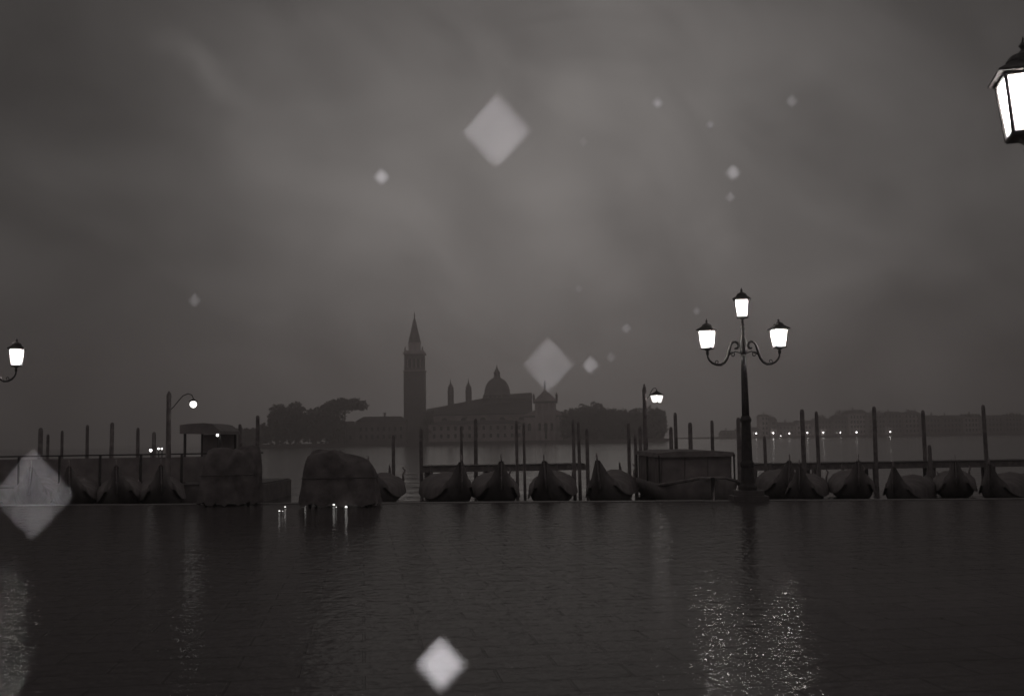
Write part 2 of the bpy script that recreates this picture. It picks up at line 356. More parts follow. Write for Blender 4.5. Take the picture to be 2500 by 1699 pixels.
# temple front
FD = 472
fx0, fx1, fy0, fy1 = cxr(1281, FD), cxr(1384, FD), 0, 0
fr = MB()
fyy = FD-D
fr.box(cxr(1281, FD), cxr(1384, FD), fyy, fyy+3, 0, cz(1016, FD))
fr.box(cxr(1307, FD), cxr(1359, FD), fyy+.02, fyy+3.2, 0, cz(986, FD))
fa = fr.build('facade', 'marble', t)
zz = lambda y: cz(y, FD)
m = MB().prism([(cxr(1303, FD), zz(981)), (cxr(1363, FD), zz(981)), (cxr(1333, FD), zz(952))], 3.4, Matrix.Translation((0, fyy+1.2, 0)))
m.build('pediment', 'marble', fa)
MB().box(cxr(1303, FD), cxr(1363, FD), fyy-.7, fyy+3.3, zz(986), zz(981)).build('entablature', 'stone', fa)
for a, b in ((1277, 1307), (1388, 1359)):
    MB().prism([(cxr(a, FD), zz(1016)), (cxr(b, FD), zz(1016)), (cxr(b, FD), zz(1002))][::1 if a < b else -1], 3.2, Matrix.Translation((0, fyy+1.4, 0))).build('half_pediment', 'marble', fa)
    lo, hi = min(a, b), max(a, b)
    MB().box(cxr(lo, FD), cxr(hi, FD), fyy-.4, fyy+3.1, zz(1020), zz(1016)).build('side_cornice', 'stone', fa)
cmh = zz(986)-4
cmn = MB().lathe([(.95, 0), (.95, 3.6), (.75, 3.8), (.62, cmh+2.6), (.85, cmh+4)], 12).mesh('column', 'marble')
for x in (1311, 1325, 1341, 1355): place('column', cmn, fa, (cxr(x, FD), fyy-.4, 0))
pm = MB().box(-.5, .5, -.3, .3, 0, zz(1021)).mesh('pilaster', 'marble')
for x in (1284, 1301, 1365, 1381): place('pilaster', pm, fa, (cxr(x, FD), fyy-.2, 0))
MB().prism([(-1.5, 0), (1.5, 0), (1.5, 6.2), (0, 7.2), (-1.5, 6.2)], .3, Matrix.Translation((cxr(1333, FD), fyy-.1, .6))).build('door', 'dark', fa)
nm = MB().prism([(-.7, 0), (.7, 0), (.7, 2.6), (.5, 3.2), (0, 3.5), (-.5, 3.2), (-.7, 2.6)], .3).mesh('niche', 'dark')
for x in (1318, 1348, 1293, 1373): place('niche', nm, fa, (cxr(x, FD), fyy-.08, 4.2))
stm = MB().lathe([(.45, 0), (.45, .9), (.55, 1.0), (.5, 1.9), (.62, 2.6), (.25, 3.0), (.3, 3.4), (.05, 3.8)], 8).mesh('roof_statue', 'stone', True)
for x, y, s in ((1333, 952, 1.1), (1305, 981, .95), (1361, 981, 1.05)): place('roof_statue', stm, fa, (cxr(x, FD), fyy+1.2, zz(y)), None, (s, s, s))

# convent buildings: long low ranges on the quay
wm = {}
def windows(parent, x0, x1, n, y, zs, w_=1.0, h_=1.7):
    key = (w_, h_)
    if key not in wm:
        wm[key] = MB().box(-w_/2, w_/2, -.06, .2, 0, h_).mesh('window', 'glass')
    for z in zs:
        for k in range(n): place('window', wm[key], parent, (x0+(k+.5)*(x1-x0)/n, y, z))
def range_house(name, label, xa, xb, D, ytop, depth, ridge, wall, nwin, zs, cat='building', group=None, base=IZ, chim=1, w_=1.0, h_=1.7, hip=.25):
    xl, xr = bx(xa, xb, D); cxm = (xl+xr)/2; hw = (xr-xl)/2
    zr = zt((xa+xb)/2, ytop, D)-base; ze = zr-ridge
    t = thing(name, label, cat, (cxm, D, base), 0, group)
    MB().box(-hw, hw, 0, depth, 0, ze).build('wall', wall, t)
    h = hip*hw; e = .4
    m = MB(); m.add([(-hw-e, -e, ze-.05), (hw+e, -e, ze-.05), (hw+e, depth+e, ze-.05), (-hw-e, depth+e, ze-.05), (-hw+h, depth/2, zr), (hw-h, depth/2, zr)],
                    [(0,1,5,4),(1,2,5),(2,3,4,5),(3,0,4),(0,3,2,1)])
    rf = m.build('roof', 'rooftile', t)
    for k in range(chim):
        x = (random.uniform(-.6, .6))*hw
        MB().box(x-.4, x+.4, depth/2-.4, depth/2+.4, ze, zr+1.2).box(x-.6, x+.6, depth/2-.6, depth/2+.6, zr+1.2, zr+1.6).build('chimney', 'plaster2', rf)
    windows(t, -hw+1, hw-1, nwin, -.03, zs, w_, h_)
    return t
range_house('convent_range', 'long pale convent building on the quay below the church dome', 1046, 1282, 466, 1026, 8, 1.6, 'plaster', 13, (1.6, 5.0), w_=1.1)
range_house('convent_wing', 'low dark-roofed building left of the bell tower on the island', 868, 992, 470, 1016, 10, 2.2, 'plaster2', 8, (1.8, 5.2))
range_house('boathouse', 'small low building behind the round trees left of the convent wing', 800, 868, 474, 1028, 9, 2.0, 'plaster2', 4, (1.8,), chim=0)
range_house('monastery_range', 'long monastery building right of the temple front behind trees', 1384, 1622, 470, 1006, 12, 2.4, 'plaster2', 12, (2, 5.5, 9.0), hip=.04)

# trees: crown of leaf clumps on a branching trunk
def leaf_mesh(blobs, n, size, seed):
    rnd = random.Random(seed); v = []; f = []
    tot = sum(b[3]*b[4]*b[5] for b in blobs)
    for (cx_, cy_, cz_, rx, ry, rz) in blobs:
        k = int(n*rx*ry*rz/tot)
        for _ in range(k):
            d = Vector((rnd.gauss(0, 1), rnd.gauss(0, 1), rnd.gauss(0, 1))).normalized()
            r = rnd.random()**.45*(1+.14*math.sin(d.x*7+seed)+.12*math.sin(d.z*9+seed*2)+rnd.uniform(-.08, .2))
            c = Vector((cx_+d.x*rx*r, cy_+d.y*ry*r, cz_+d.z*rz*r))
            a = Vector((rnd.gauss(0, 1), rnd.gauss(0, 1), rnd.gauss(0, 1))).normalized(); b = a.orthogonal().normalized()
            s = size*rnd.uniform(.5, 1.1); i = len(v)
            v += [c+a*s, c+b*s*.6, c-a*s, c-b*s*.6]; f.append((i, i+1, i+2, i+3))
    me = bpy.data.meshes.new('crown'); me.from_pydata([tuple(p) for p in v], [], f); me.update(); me.materials.append(M['leaf']); return me
def tree(name, label, base, blobs, n, size, seed, group=None, tr=.35):
    t = thing(name, label, 'tree', base, 0, group)
    mb = MB(); rnd = random.Random(seed)
    mid = Vector((0, 0, min(b[2]-b[5]*.5 for b in blobs)))
    mb.tube([(0, 0, -.2), mid*.5+Vector((rnd.uniform(-.2, .2), 0, 0)), mid], [tr, tr*.8, tr*.65], 8)
    for b in blobs:
        c = Vector(b[:3]); mb.tube([mid*.9, mid*.35+c*.65+Vector((0, 0, -.3)), c+Vector((0, 0, b[5]*.3))], [tr*.6, tr*.4, tr*.12], 6)
    mb.build('trunk', 'bark', t)
    place('crown', leaf_mesh(blobs, n, size, seed), t)
    return t
def far_tree(label, xc, ytop, wpx, D, kind='round', seed=1, group='trees on the island'):
    b = P(xc, 1078, D); H = zt(xc, ytop, D)-IZ; r = wpx*px(D)/2
    rnd = random.Random(seed)
    if kind == 'round':
        blobs = [(0, 0, H-r*.95, r*.85, r*.8, r*.9)]
        for k in range(5):
            a = rnd.uniform(0, 6.28); blobs.append((math.cos(a)*r*.55, math.sin(a)*r*.5, H*rnd.uniform(.4, .72), r*.55, r*.55, r*.55))
        blobs.append((0, 0, H*.38, r*1.0, r*.9, H*.38))
    elif kind == 'pine':
        blobs = [(0, 0, H-2.0, r*.75, r*.6, 2.0), (r*.45, 0, H-3.0, r*.52, r*.5, 1.9), (-r*.45, 0, H-3.9, r*.6, r*.5, 2.6), (r*.1, 1, H-3.2, r*.65, r*.6, 1.8)]
    else:
        blobs = [(0, 0, H*.52, r, r, H*.48)]
    name = {'round': 'broadleaf_tree', 'pine': 'umbrella_pine', 'tall': 'cypress_tree'}[kind]
    return tree(name, label, (b.x, D, IZ), blobs, 2300, .9, seed, group, max(.25, H*.022))
T = [(680, 985, 52, 'round'), (722, 981, 54, 'round'), (764, 998, 50, 'round'), (600, 1046, 60, 'round'), (640, 1036, 44, 'round'), (842, 974, 118, 'pine'), (796, 988, 92, 'round'),
     (572, 1052, 50, 'round'), (1045, 1022, 34, 'round'), (1394, 997, 46, 'round'), (1424, 986, 54, 'round'), (1456, 985, 50, 'round'), (1490, 996, 46, 'round'), (1522, 998, 44, 'round'), (1553, 998, 40, 'round'), (1585, 993, 46, 'round'), (1608, 997, 36, 'round')]
lab = {0: 'round-topped tree, left one of the pair left of the umbrella pine', 1: 'round-topped tree, right one of the pair left of the umbrella pine', 2: 'lower round tree between the pair of round trees and the umbrella pine',
       3: 'low bushy tree second from the left end of the island', 4: 'low bushy tree at the foot of the pair of round trees', 5: 'wide umbrella pine with flat crown left of the bell tower',
       6: 'broad tree just under the left side of the umbrella pine', 7: 'low bushy tree at the far left end of the island', 8: 'small round tree at the right foot of the bell tower'}
for i, (x, y, wd, k) in enumerate(T):
    l_ = lab.get(i) or f'dark round tree, {ORD[i-9]} to the right of the temple front'
    far_tree(l_, x, y, wd, 464+(i % 3)*2.5 if i != 5 else 468, k, 11+i)

# far bank on the right
FB = 740; FZ = LAG+1.2
g = MB(); xa, xb = hx(1752, FB), hx(2900, FB)
g.add([(xa, FB-2, -3), (xb, FB-2, -3), (xb, FB+200, -3), (xa, FB+200, -3), (xa, FB-2, FZ), (xb, FB-2, FZ), (xb, FB+200, FZ), (xa, FB+200, FZ)], [(0,3,2,1),(4,5,6,7),(0,1,5,4),(1,2,6,5),(2,3,7,6),(3,0,4,7)])
struct(g.build('far_bank', 'earth'))
H = [(1762, 1800, 1050), (1800, 1856, 1043), (1857, 1880, 1011), (1882, 1898, 1017), (1899, 1942, 1030), (1943, 1986, 1026), (1987, 2034, 1021), (2035, 2072, 1014), (2073, 2118, 1000),
     (2119, 2166, 1008), (2167, 2206, 1004), (2207, 2250, 1005), (2251, 2300, 1013), (2301, 2352, 1013), (2353, 2400, 1010), (2401, 2452, 1013), (2453, 2500, 1011), (2501, 2560, 1012)]
for i, (a, b, y) in enumerate(H):
    lbl = f'dark waterfront house on the right bank, {ORD[i]} from its left end' if i != 2 else 'narrow tall tower-like house rising on the right bank beside the lamp post'
    nf = max(1, int((1062-y)*px(FB)/3.6))
    range_house('waterfront_house', lbl, a, b, FB+(i % 3)*3, y, 11, 2.4 if i != 2 else 1.5, ('plaster2', 'brick', 'plaster')[i % 3], max(2, int((b-a)/9)), [1.4+3.4*k for k in range(nf)], 'house', 'houses along the right bank', FZ, 1, 1.1, 1.8, .12)
hs = [(2055, 1002, 40), (2142, 1001, 46), (2228, 1000, 44), (2005, 1014, 30)]
for i, (x, y, wd) in enumerate(hs):
    D = FB+20; b = P(x, 1062, D); Hh = zt(x, y, D)-FZ; r = wd*px(D)/2
    tree('broadleaf_tree', f'dark tree crown behind the right bank houses, {ORD[[1, 2, 3, 0][i]]} from the left', (b.x, D, FZ),
         [(0, 0, Hh-r*.8, r, r, r*.8), (r*.4, 0, Hh*.5, r*.7, r*.7, r*.7), (-r*.4, 0, Hh*.5, r*.7, r*.7, r*.7)], 1100, .9, 60+i, 'trees behind the right bank', .4)
# quay lamps of the far bank
lm_post = MB().lathe([(.16, 0), (.1, .5), (.07, 3.0), (.1, 3.05)], 8).mesh('post', 'iron')
fl = [(1846, 1058, 1.0), (1888, 1057, 1.15), (1906, 1064, .6), (1927, 1058, .95), (1971, 1056, 1.05), (2010, 1056, 1.05), (2052, 1056, .95), (2091, 1055, 1.1), (2173, 1054, 1.0)]
for i, (x, y, s) in enumerate(fl):
    D = FB-1.4; p = P(x, y, D); zc = p.z-FZ
    t = thing('quay_lamp', f'tiny lit quay lamp on the right bank, {ORD[i]} in the row from the left', 'lamp', (p.x, D, FZ), 0, 'lit lamps along the right bank')
    MB().lathe([(.16, 0), (.1, .4), (.07, max(.5, zc-.5*s)), (.12, max(.55, zc-.4*s))], 8).build('post', 'iron', t)
    r = .52*s
    MB().lathe([(.15*r, zc-r), (.7*r, zc-.75*r), (r, zc), (.7*r, zc+.75*r), (.15*r, zc+r)], 10).build('globe', 'farlamp', t, True)

# ------------------------------------------------------------------ triple street lamps
Z_TOP, Z_SIDE, ARM = 4.53, 3.77, .89          # foot of the glass of the top and side lanterns, reach of an arm
def lantern(parent, loc, rz):
    m = MB(); hb, ht, h = .125, .168, .43      # a square glass body that widens upwards
    m.lathe([(.035, -.17), (.045, -.1), (.03, -.07), (.09, -.03), (hb*1.45, -.02), (hb*1.45, 0)], 4, rot=R(45))
    for sx in (-1, 1):
        for sy in (-1, 1):
            m.tube([(sx*hb, sy*hb, -.01), (sx*ht, sy*ht, h+.01)], .014, 6)
    for z, hh in ((0, hb), (h, ht)):
        for s in (-1, 1):
            m.box(-hh-.012, hh+.012, s*hh-.011, s*hh+.011, z-.012, z+.012); m.box(s*hh-.011, s*hh+.011, -hh-.012, hh+.012, z-.0117, z+.0117)
    f = m.build('lantern', 'iron', parent, False, loc); f.rotation_euler = (0, 0, rz)
    for k in range(4):
        q = MB(); i = .003
        q.add([(-hb+.01, -hb+i, .01), (hb-.01, -hb+i, .01), (ht-.01, -ht+i, h-.01), (-ht+.01, -ht+i, h-.01)], [(0, 1, 2, 3)], Matrix.Rotation(k*math.pi/2, 4, 'Z'))
        q.build('pane', 'milk', f)
    MB().lathe([(.02, .42), (.025, .36), (.05, .32), (.055, .28), (.035, .24), (.006, .225)], 12).build('bulb', 'bulb', f, True)
    m = MB().lathe([(ht*1.85, h+.012), (ht*1.85, h+.03), (ht*1.3, h+.075), (ht*.95, h+.11)], 4, rot=R(45)); m.lathe([(.12, h+.1), (.13, h+.13), (.10, h+.17), (.045, h+.195), (.03, h+.21)], 12)
    rf = m.build('roof', 'iron', f)
    MB().lathe([(.03, h+.2), (.018, h+.225), (.035, h+.25), (.012, h+.28), (.004, h+.32)], 8).build('finial', 'iron', rf)
    return f
def lamp_post(label, x, y, rz, rots):
    t = thing('street_lamp', label, 'street lamp', (x, y, 0), rz, 'triple street lamps on the quay')
    MB().box(-.42, .42, -.42, .42, 0, .13).box(-.33, .33, -.33, .33, .13, .26).build('plinth', 'stone', t)
    MB().lathe([(.22, .26), (.22, .34), (.17, .42), (.15, .8), (.17, .86), (.17, .92), (.135, .98), (.115, 1.9), (.14, 1.96), (.14, 2.0), (.1, 2.08)], 8).build('pedestal', 'iron', t)
    MB().lathe([(.095, 2.05), (.088, 2.5), (.075, 3.2), (.066, 3.6)], 14).build('column', 'iron', t, True)
    MB().lathe([(.066, 3.6), (.095, 3.66), (.08, 3.72), (.1, 3.85), (.085, 3.96), (.05, 4.02), (.04, 4.2), (.055, 4.24), (.035, 4.3), (.05, 4.34), (.03, 4.38)], 14).build('collar', 'iron', t, True)
    for s in (-1, 1):
        pts = [(.89, 3.62), (.885, 3.55), (.85, 3.475), (.78, 3.405), (.68, 3.36), (.57, 3.355), (.48, 3.41), (.415, 3.5), (.375, 3.61), (.345, 3.73), (.315, 3.84), (.265, 3.91), (.2, 3.925), (.14, 3.89), (.12, 3.82), (.15, 3.76), (.2, 3.755), (.22, 3.79)]
        sm = []
        for k in range(len(pts)-1):
            for q in (0, .5): sm.append((s*(pts[k][0]*(1-q)+pts[k+1][0]*q), 0, pts[k][1]*(1-q)+pts[k+1][1]*q))
        n_ = len(sm)
        a = MB().tube(sm, [.018+.016*math.sin(min(1, k/(n_*.6))*math.pi*.75) for k in range(n_)], 8).build('arm', 'iron', t, True)
        q = [(s*(.27+.075*math.cos(b)*(1-b/9)), 0, 3.6+.075*math.sin(b)*(1-b/9)) for b in [k*.45 for k in range(15)]]
        MB().tube([(s*.08, 0, 3.64), (s*.2, 0, 3.68)]+q, .014, 6).build('scroll', 'iron', a, True)
        q = [(s*(.66+.045*math.cos(b)*(1-b/9)), 0, 3.425+.045*math.sin(b)*(1-b/9)) for b in [k*.5-1.5 for k in range(13)]]
        MB().tube(q, .011, 6).build('leaf_scroll', 'iron', a, True)
        lantern(t, (s*ARM, 0, Z_SIDE), rots[0] if s < 0 else rots[2])
    lantern(t, (0, 0, Z_TOP), rots[1])
    return t
zs = Z_SIDE+.215
a0 = P(1813, 900, 26.4)
lamp_post('triple lantern street lamp with all three lanterns lit at the quay edge', hx(1822, 26.4), 26.4, R(-2), (R(-24), R(-12), R(8)))
pN = PZ(2507, 262, zs); lamp_post('nearest street lamp at the right edge with one big lit lantern showing', pN.x+ARM, pN.y, R(0), (R(-14), R(0), R(0)))
pL = PZ(40, 873, zs); lamp_post('street lamp at the left edge with one lit lantern showing', pL.x-ARM, pL.y, R(0), (0, 0, R(20)))
print('near lamp', pN, 'left lamp', pL)

# ------------------------------------------------------------------ mooring poles
pole_list = [(99,1044,40,.24),(117,1060,52,.22),(152,1051,50,.22),(214,1037,46,.22),(272,1031,40,.24),(337,1044,44,.22),(377,1054,40,.22),(587,1035,46,.22),(629,1014,46,.26),
  (960,1062,44,.22),(1028,1046,46,.2),(1126,1040,46,.2),(1160,1022,46,.24),(1261,1026,40,.18),(1279,1031,40,.17),(1400,1024,38,.17),(1413,1030,38.6,.18),(1433,1046,40,.2),(1534,1033,42,.19),(1551,1060,40,.2),(1563,1040,39,.18),
  (1637,1042,42,.22),(1649,1007,43,.2),(1684,1031,42,.24),(1737,1026,43,.22),(1802,1019,40,.26),(1867,1064,42,.2),(1958,999,41,.24),(1994,1004,42,.22),(2132,992,43,.24),(2253,1001,44,.22),(2269,1086,42,.24),(2402,988,43,.24)]
pole_list.sort()
pm_cache = {}
for i, (x, y, D, dia) in enumerate(pole_list):
    p = P(x, y, D); b = hx(x+random.uniform(-2, 3), D)
    r = dia/2*random.uniform(.62, .74); lean = random.uniform(-.012, .012)
    mb = MB(); top = p.z-LAG
    mb.lathe([(r*1.15, -2.2), (r*1.1, 0), (r*1.02, top*.5), (r*.95, top-.12), (r*.75, top-.03), (r*.3, top)], 10)
    o = mb.build('mooring_pole', 'wood', None, True, (p.x, D, LAG)); o.rotation_euler = (random.uniform(-.01, .01), lean*.6, random.uniform(0, 6))
    tag(o, f'timber mooring pole standing in the lagoon, {ORD[i]} pole from the left edge', 'pole', 'mooring poles in the lagoon')

# lit mooring lamps on tall posts
t = thing('mooring_lamp', 'tall post with arched bracket carrying a round lit globe, left side', 'lamp', (hx(411, 37), 37, LAG))
D = 37; u = px(D); ax = hx(411, D)
def q(x, y, D=37): v = P(x, y, D); return (v.x-ax, 0, v.z-LAG)
top = q(412, 955)[2]
MB().lathe([(.1, -2), (.095, 1), (.08, top-.25), (.09, top-.2), (.075, top-.1), (.02, top)], 12).build('post', 'wood', t, True)
MB().tube([q(413, 1003), q(425, 992), q(436, 978), q(447, 966), q(459, 961), q(468, 964), q(472, 972)], .016, 8).build('bracket', 'iron', t, True)
gx, _, gz = q(472, 987)
MB().lathe([(.02, gz+.2), (.05, gz+.17), (.15, gz+.115), (.155, gz+.1)], 14, (gx, 0)).build('hood', 'iron', t, True)
MB().lathe([(.02, gz-.115), (.07, gz-.095), (.115, gz-.03), (.115, gz+.03), (.08, gz+.09), (.03, gz+.11)], 14, (gx, 0)).build('globe', 'lamp', t, True)
t = thing('mooring_lamp', 'tall pointed post with curled bracket hanging a lit square lantern, right side', 'lamp', (hx(1576, 39), 39, LAG))
D = 39; ax = hx(1576, D)
def q2(x, y): return q(x, y, 39)
top = q2(1574, 937)[2]
MB().lathe([(.095, -2), (.09, 1), (.075, top-.35), (.085, top-.25), (.06, top-.15), (.015, top)], 12).build('post', 'wood', t, True)
MB().tube([q2(1577, 975), q2(1585, 967), q2(1590, 955), q2(1595, 948), q2(1600, 947), q2(1604, 953), q2(1604, 963)], .015, 8).build('bracket', 'iron', t, True)
gx, _, gz = q2(1603.5, 974)
f = MB(); hb, ht = .115, .175
for sx in (-1, 1):
    for sy in (-1, 1): f.tube([(sx*hb, sy*hb, -.14), (sx*ht, sy*ht, .14)], .012, 6)
for z, hh in ((-.14, hb), (.14, ht)):
    for s in (-1, 1): f.box(-hh, hh, s*hh-.012, s*hh+.012, z-.012, z+.012); f.box(s*hh-.012, s*hh+.012, -hh, hh, z-.0115, z+.0115)
fo_ = f.build('lantern', 'iron', t, False, (gx, 0, gz)); fo_.rotation_euler = (0, 0, R(45))
for k in range(4):
    MB().add([(-hb, -hb, -.13), (hb, -hb, -.13), (ht, -ht, .13), (-ht, -ht, .13)], [(0, 1, 2, 3)], Matrix.Rotation(k*math.pi/2, 4, 'Z')).build('pane', 'milk', fo_)
MB().lathe([(.015, .13), (.02, .1), (.05, .06), (.055, .02), (.035, -.03), (.006, -.045)], 12).build('bulb', 'softbulb', fo_, True)
MB().lathe([(.26, .15), (.12, .24), (.03, .29), (.02, .33)], 4, rot=R(45)).build('roof', 'iron', fo_)

# ------------------------------------------------------------------ gondolas
def gondola_meshes(seed):
    rnd = random.Random(seed); n = 25; Ls = 5.4
    secs = []
    for k in range(n):
        s = -Ls+2*Ls*k/(n-1); a = abs(s)/Ls
        b = .72*max(.02, (1-a**2.4))**.8+.03
        sheer = .42+(1.05 if s < 0 else .4)*a**5; keel = -.12+.95*a**4
        secs.append((s, b, sheer, keel))
    v = []; f = []
    for s, b, sh, ke in secs: v += [(-b, s, sh), (-b*.82, s, (sh+ke)/2), (-b*.3, s, ke), (b*.3, s, ke), (b*.82, s, (sh+ke)/2), (b, s, sh)]
    for k in range(n-1):
        for i in range(5): f.append((k*6+i, k*6+i+1, (k+1)*6+i+1, (k+1)*6+i))
        f.append((k*6+5, k*6, (k+1)*6, (k+1)*6+5))
    f += [(0, 1, 2, 3, 4, 5), tuple((n-1)*6+i for i in range(5, -1, -1))]
    hull = MB().add(v, f).mesh('hull', 'hull', True)
    cv = []; cf = []; m = 9; idx = [k for k in range(n) if -.86 < secs[k][0]/Ls < .8]
    for k in idx:
        s, b, sh, ke = secs[k]; a = s/Ls
        hgt = .20+.42*max(0, 1-((a+.05)/.72)**2)+rnd.uniform(-.03, .03)
        for i in range(m):
            th = math.pi*i/(m-1); sag = 1-.10*math.sin(k*2.1+i)
            cv.append((-math.cos(th)*(b+.05), s, sh-.06+hgt*math.sin(th)**.8*sag+(.0 if 0 < i < m-1 else -.08)))
    for k in range(len(idx)-1):
        for i in range(m-1): cf.append((k*m+i, k*m+i+1, (k+1)*m+i+1, (k+1)*m+i))
    cf += [tuple(range(m-1, -1, -1)), tuple((len(idx)-1)*m+i for i in range(m))]
    cover = MB().add(cv, cf).mesh('cover', 'tarp', True)
    # prow iron: broad S-shaped blade with teeth, in the plane of the keel
    pr = [(-.05, 0), (.10, .02), (.13, .25)]
    for k in range(6): z = .28+k*.085; pr += [(.13, z), (.27, z+.01), (.27, z+.05), (.13, z+.06)]
    pr += [(.14, .82), (.26, .86), (.25, .98), (.12, 1.02), (-.02, .96), (-.06, .82), (0, .7), (0, .3)]
    iron = MB().prism(pr, .03, Matrix.Translation((0, -Ls-.02, .66)) @ Matrix.Rotation(R(-90), 4, 'Z')).mesh('prow_iron', 'steel')
    stern = MB().tube([(0, Ls-.15, .6), (0, Ls+.02, .88), (0, Ls+.1, 1.05), (0, Ls+.02, 1.16)], [.07, .055, .04, .012], 8).mesh('stern_curl', 'hull', True)
    fork = MB().tube([(.62, 2.6, .5), (.64, 2.6, .85), (.7, 2.68, .98), (.62, 2.72, 1.1)], [.05, .04, .035, .02], 6).mesh('oar_fork', 'wood', True)
    return [('hull', hull), ('cover', cover), ('prow_iron', iron), ('stern_curl', stern), ('oar_fork', fork)]
GM = [gondola_meshes(k) for k in range(3)]
def gondola(xb, Db, xm, Dm, label, k=0, yb=None, sc_=1.0):
    b = Vector((hx(xb, Db), Db)); mdir = Vector((hx(xm, Dm), Dm))-b; mdir.normalize()
    c = b+mdir*5.45*sc_
    t = thing('gondola', label, 'gondola', (c.x, c.y, LAG), math.atan2(mdir.y, mdir.x)-math.pi/2, 'covered gondolas moored along the quay')
    t.scale = (sc_,)*3; t.rotation_euler.y = random.uniform(-.08, .08)
    for nme, me in GM[k % 3]: place(nme, me, t)
    return t
gl = [(1128, 30.6, 1092, 35, 'covered gondola lying askew, left one of the four before the church'), (1222, 30.4, 1207, 35, 'covered gondola second from left of the four before the church'),
      (1335, 30.2, 1349, 35, 'covered gondola third from left of the four, between pole pairs'), (1467, 30.0, 1494, 35, 'covered gondola rightmost of the four, prow left of its hull')]
for i, (a, b, c, d, l_) in enumerate(gl): gondola(a, b, c, d, l_, i)
gr = [(1916, 31.2, 1893, 36), (1946, 30.0, 1966, 34.6), (2092, 30.6, 2070, 35.4), (2170, 29.2, 2230, 34.2), (2330, 31.0, 2322, 36), (2404, 29.4, 2462, 33.8)]
for i, (a, b, c, d) in enumerate(gr): gondola(a, b, c, d, f'covered gondola right of the triple street lamp, {ORD[i]} from it', i+1, None, (.92, .84, .9, .8, .86, .82)[i])
gl2 = [(70, 32.4, 92, 37), (176, 32.2, 190, 37), (290, 32, 300, 37), (398, 31.9, 396, 37)]
for i, (a, b, c, d) in enumerate(gl2): gondola(a, b, c, d, f'covered gondola beside the floating landing at left, {ORD[i]} from the left edge', i, None, 1.0)
gondola(905, 31.2, 930, 36, 'covered gondola behind the right covered stall', 2)

# flat-roofed covered work boat right of the gondolas
def work_boat():
    D0 = 35.5; x0, x1 = hx(1582, D0), hx(1758, D0); cx_ = (x0+x1)/2; hw = (x1-x0)/2
    t = thing('work_boat', 'broad dark work boat with flat canvas roof left of the triple lamp', 'boat', (cx_, D0-1.5, LAG))
    v = []; f = []; n = 13
    for k in range(n):
        s = -3.4+9*k/(n-1); a = max(0, (-s-0)/3.4); b = hw*(1-a**2.5)+.06; sh = .62+.3*a**2; ke = -.3+.45*a**3
        v += [(-b, s, sh), (-b*.88, s, .1), (-b*.3, s, ke), (b*.3, s, ke), (b*.88, s, .1), (b, s, sh)]
    for k in range(n-1):
        for i in range(5): f.append((k*6+i, k*6+i+1, (k+1)*6+i+1, (k+1)*6+i))
        f.append((k*6+5, k*6, (k+1)*6, (k+1)*6+5))
    f += [(0, 1, 2, 3, 4, 5), tuple((n-1)*6+i for i in range(5, -1, -1))]
    MB().add(v, f).build('hull', 'paint', t, True)
    zr = zt(1670, 1099, D0)-LAG
    c = MB(); c.box(-hw*.93, hw*.93, -.6, 5.2, .6, zr-.16); cb = c.build('canvas_side', 'tarp', t)
    MB().prism([(-hw-.02, zr-.18), (hw+.02, zr-.18), (hw*.97, zr-.05), (hw*.5, zr), (-hw*.5, zr), (-hw*.97, zr-.05)], 6.2, Matrix.Translation((0, 2.3, 0))).build('canvas_roof', 'tarp', t)
    for k in range(4): MB().tube([(-hw*.9+k*hw*.6, -.63, .66), (-hw*.9+k*hw*.6+.03, -.64, zr-.2)], .012, 5).build('lashing', 'deck', t)
    for s in (-1, 1):
        for y in (-.8, 2.2, 5.2): MB().tube([(s*hw*.97, y, .6), (s*hw*.97, y, zr-.12)], .03, 6).build('roof_post', 'iron', t)
    MB().tube([(-hw-.02, -1, .62), (-hw*.8, -2.4, .74), (-hw*.3, -3.35, .9), (hw*.3, -3.35, .9), (hw*.8, -2.4, .74), (hw+.02, -1, .62)], .05, 6).build('rubbing_strake', 'wood', t)
work_boat()

# wooden jetties behind the gondolas
def jetty(label, xa, xb, D, y):
    x0, x1 = hx(xa, D), hx(xb, D); z = zt((xa+xb)/2, y, D)
    t = thing('jetty', label, 'jetty', (x0, D, z)); Lx = x1-x0
    for yy in (0, 1.3): MB().box(0, Lx, yy, yy+.14, -.27, -.045).build('edge_beam', 'wood', t)
    n = int(Lx/.2); pm_ = MB().box(-.09, .09, -.06, 1.5, -.04, 0).mesh('plank', 'deck')
    for k in range(n): place('plank', pm_, t, (.1+k*.2, random.uniform(-.015, .015), random.uniform(-.004, .004)))
    for k in range(int(Lx/2.4)+1):
        x = min(Lx-.15, .15+k*2.4)
        for yy in (.22, 1.2): MB().lathe([(.08, LAG-z-2), (.075, -.06)], 8, (x, yy)).build('pile', 'wood', t)
    return t
jetty('low plank jetty on piles behind the four gondolas', 1030, 1432, 43.5, 1134)
jetty('low plank jetty on piles right of the triple street lamp', 1835, 2530, 43, 1127)

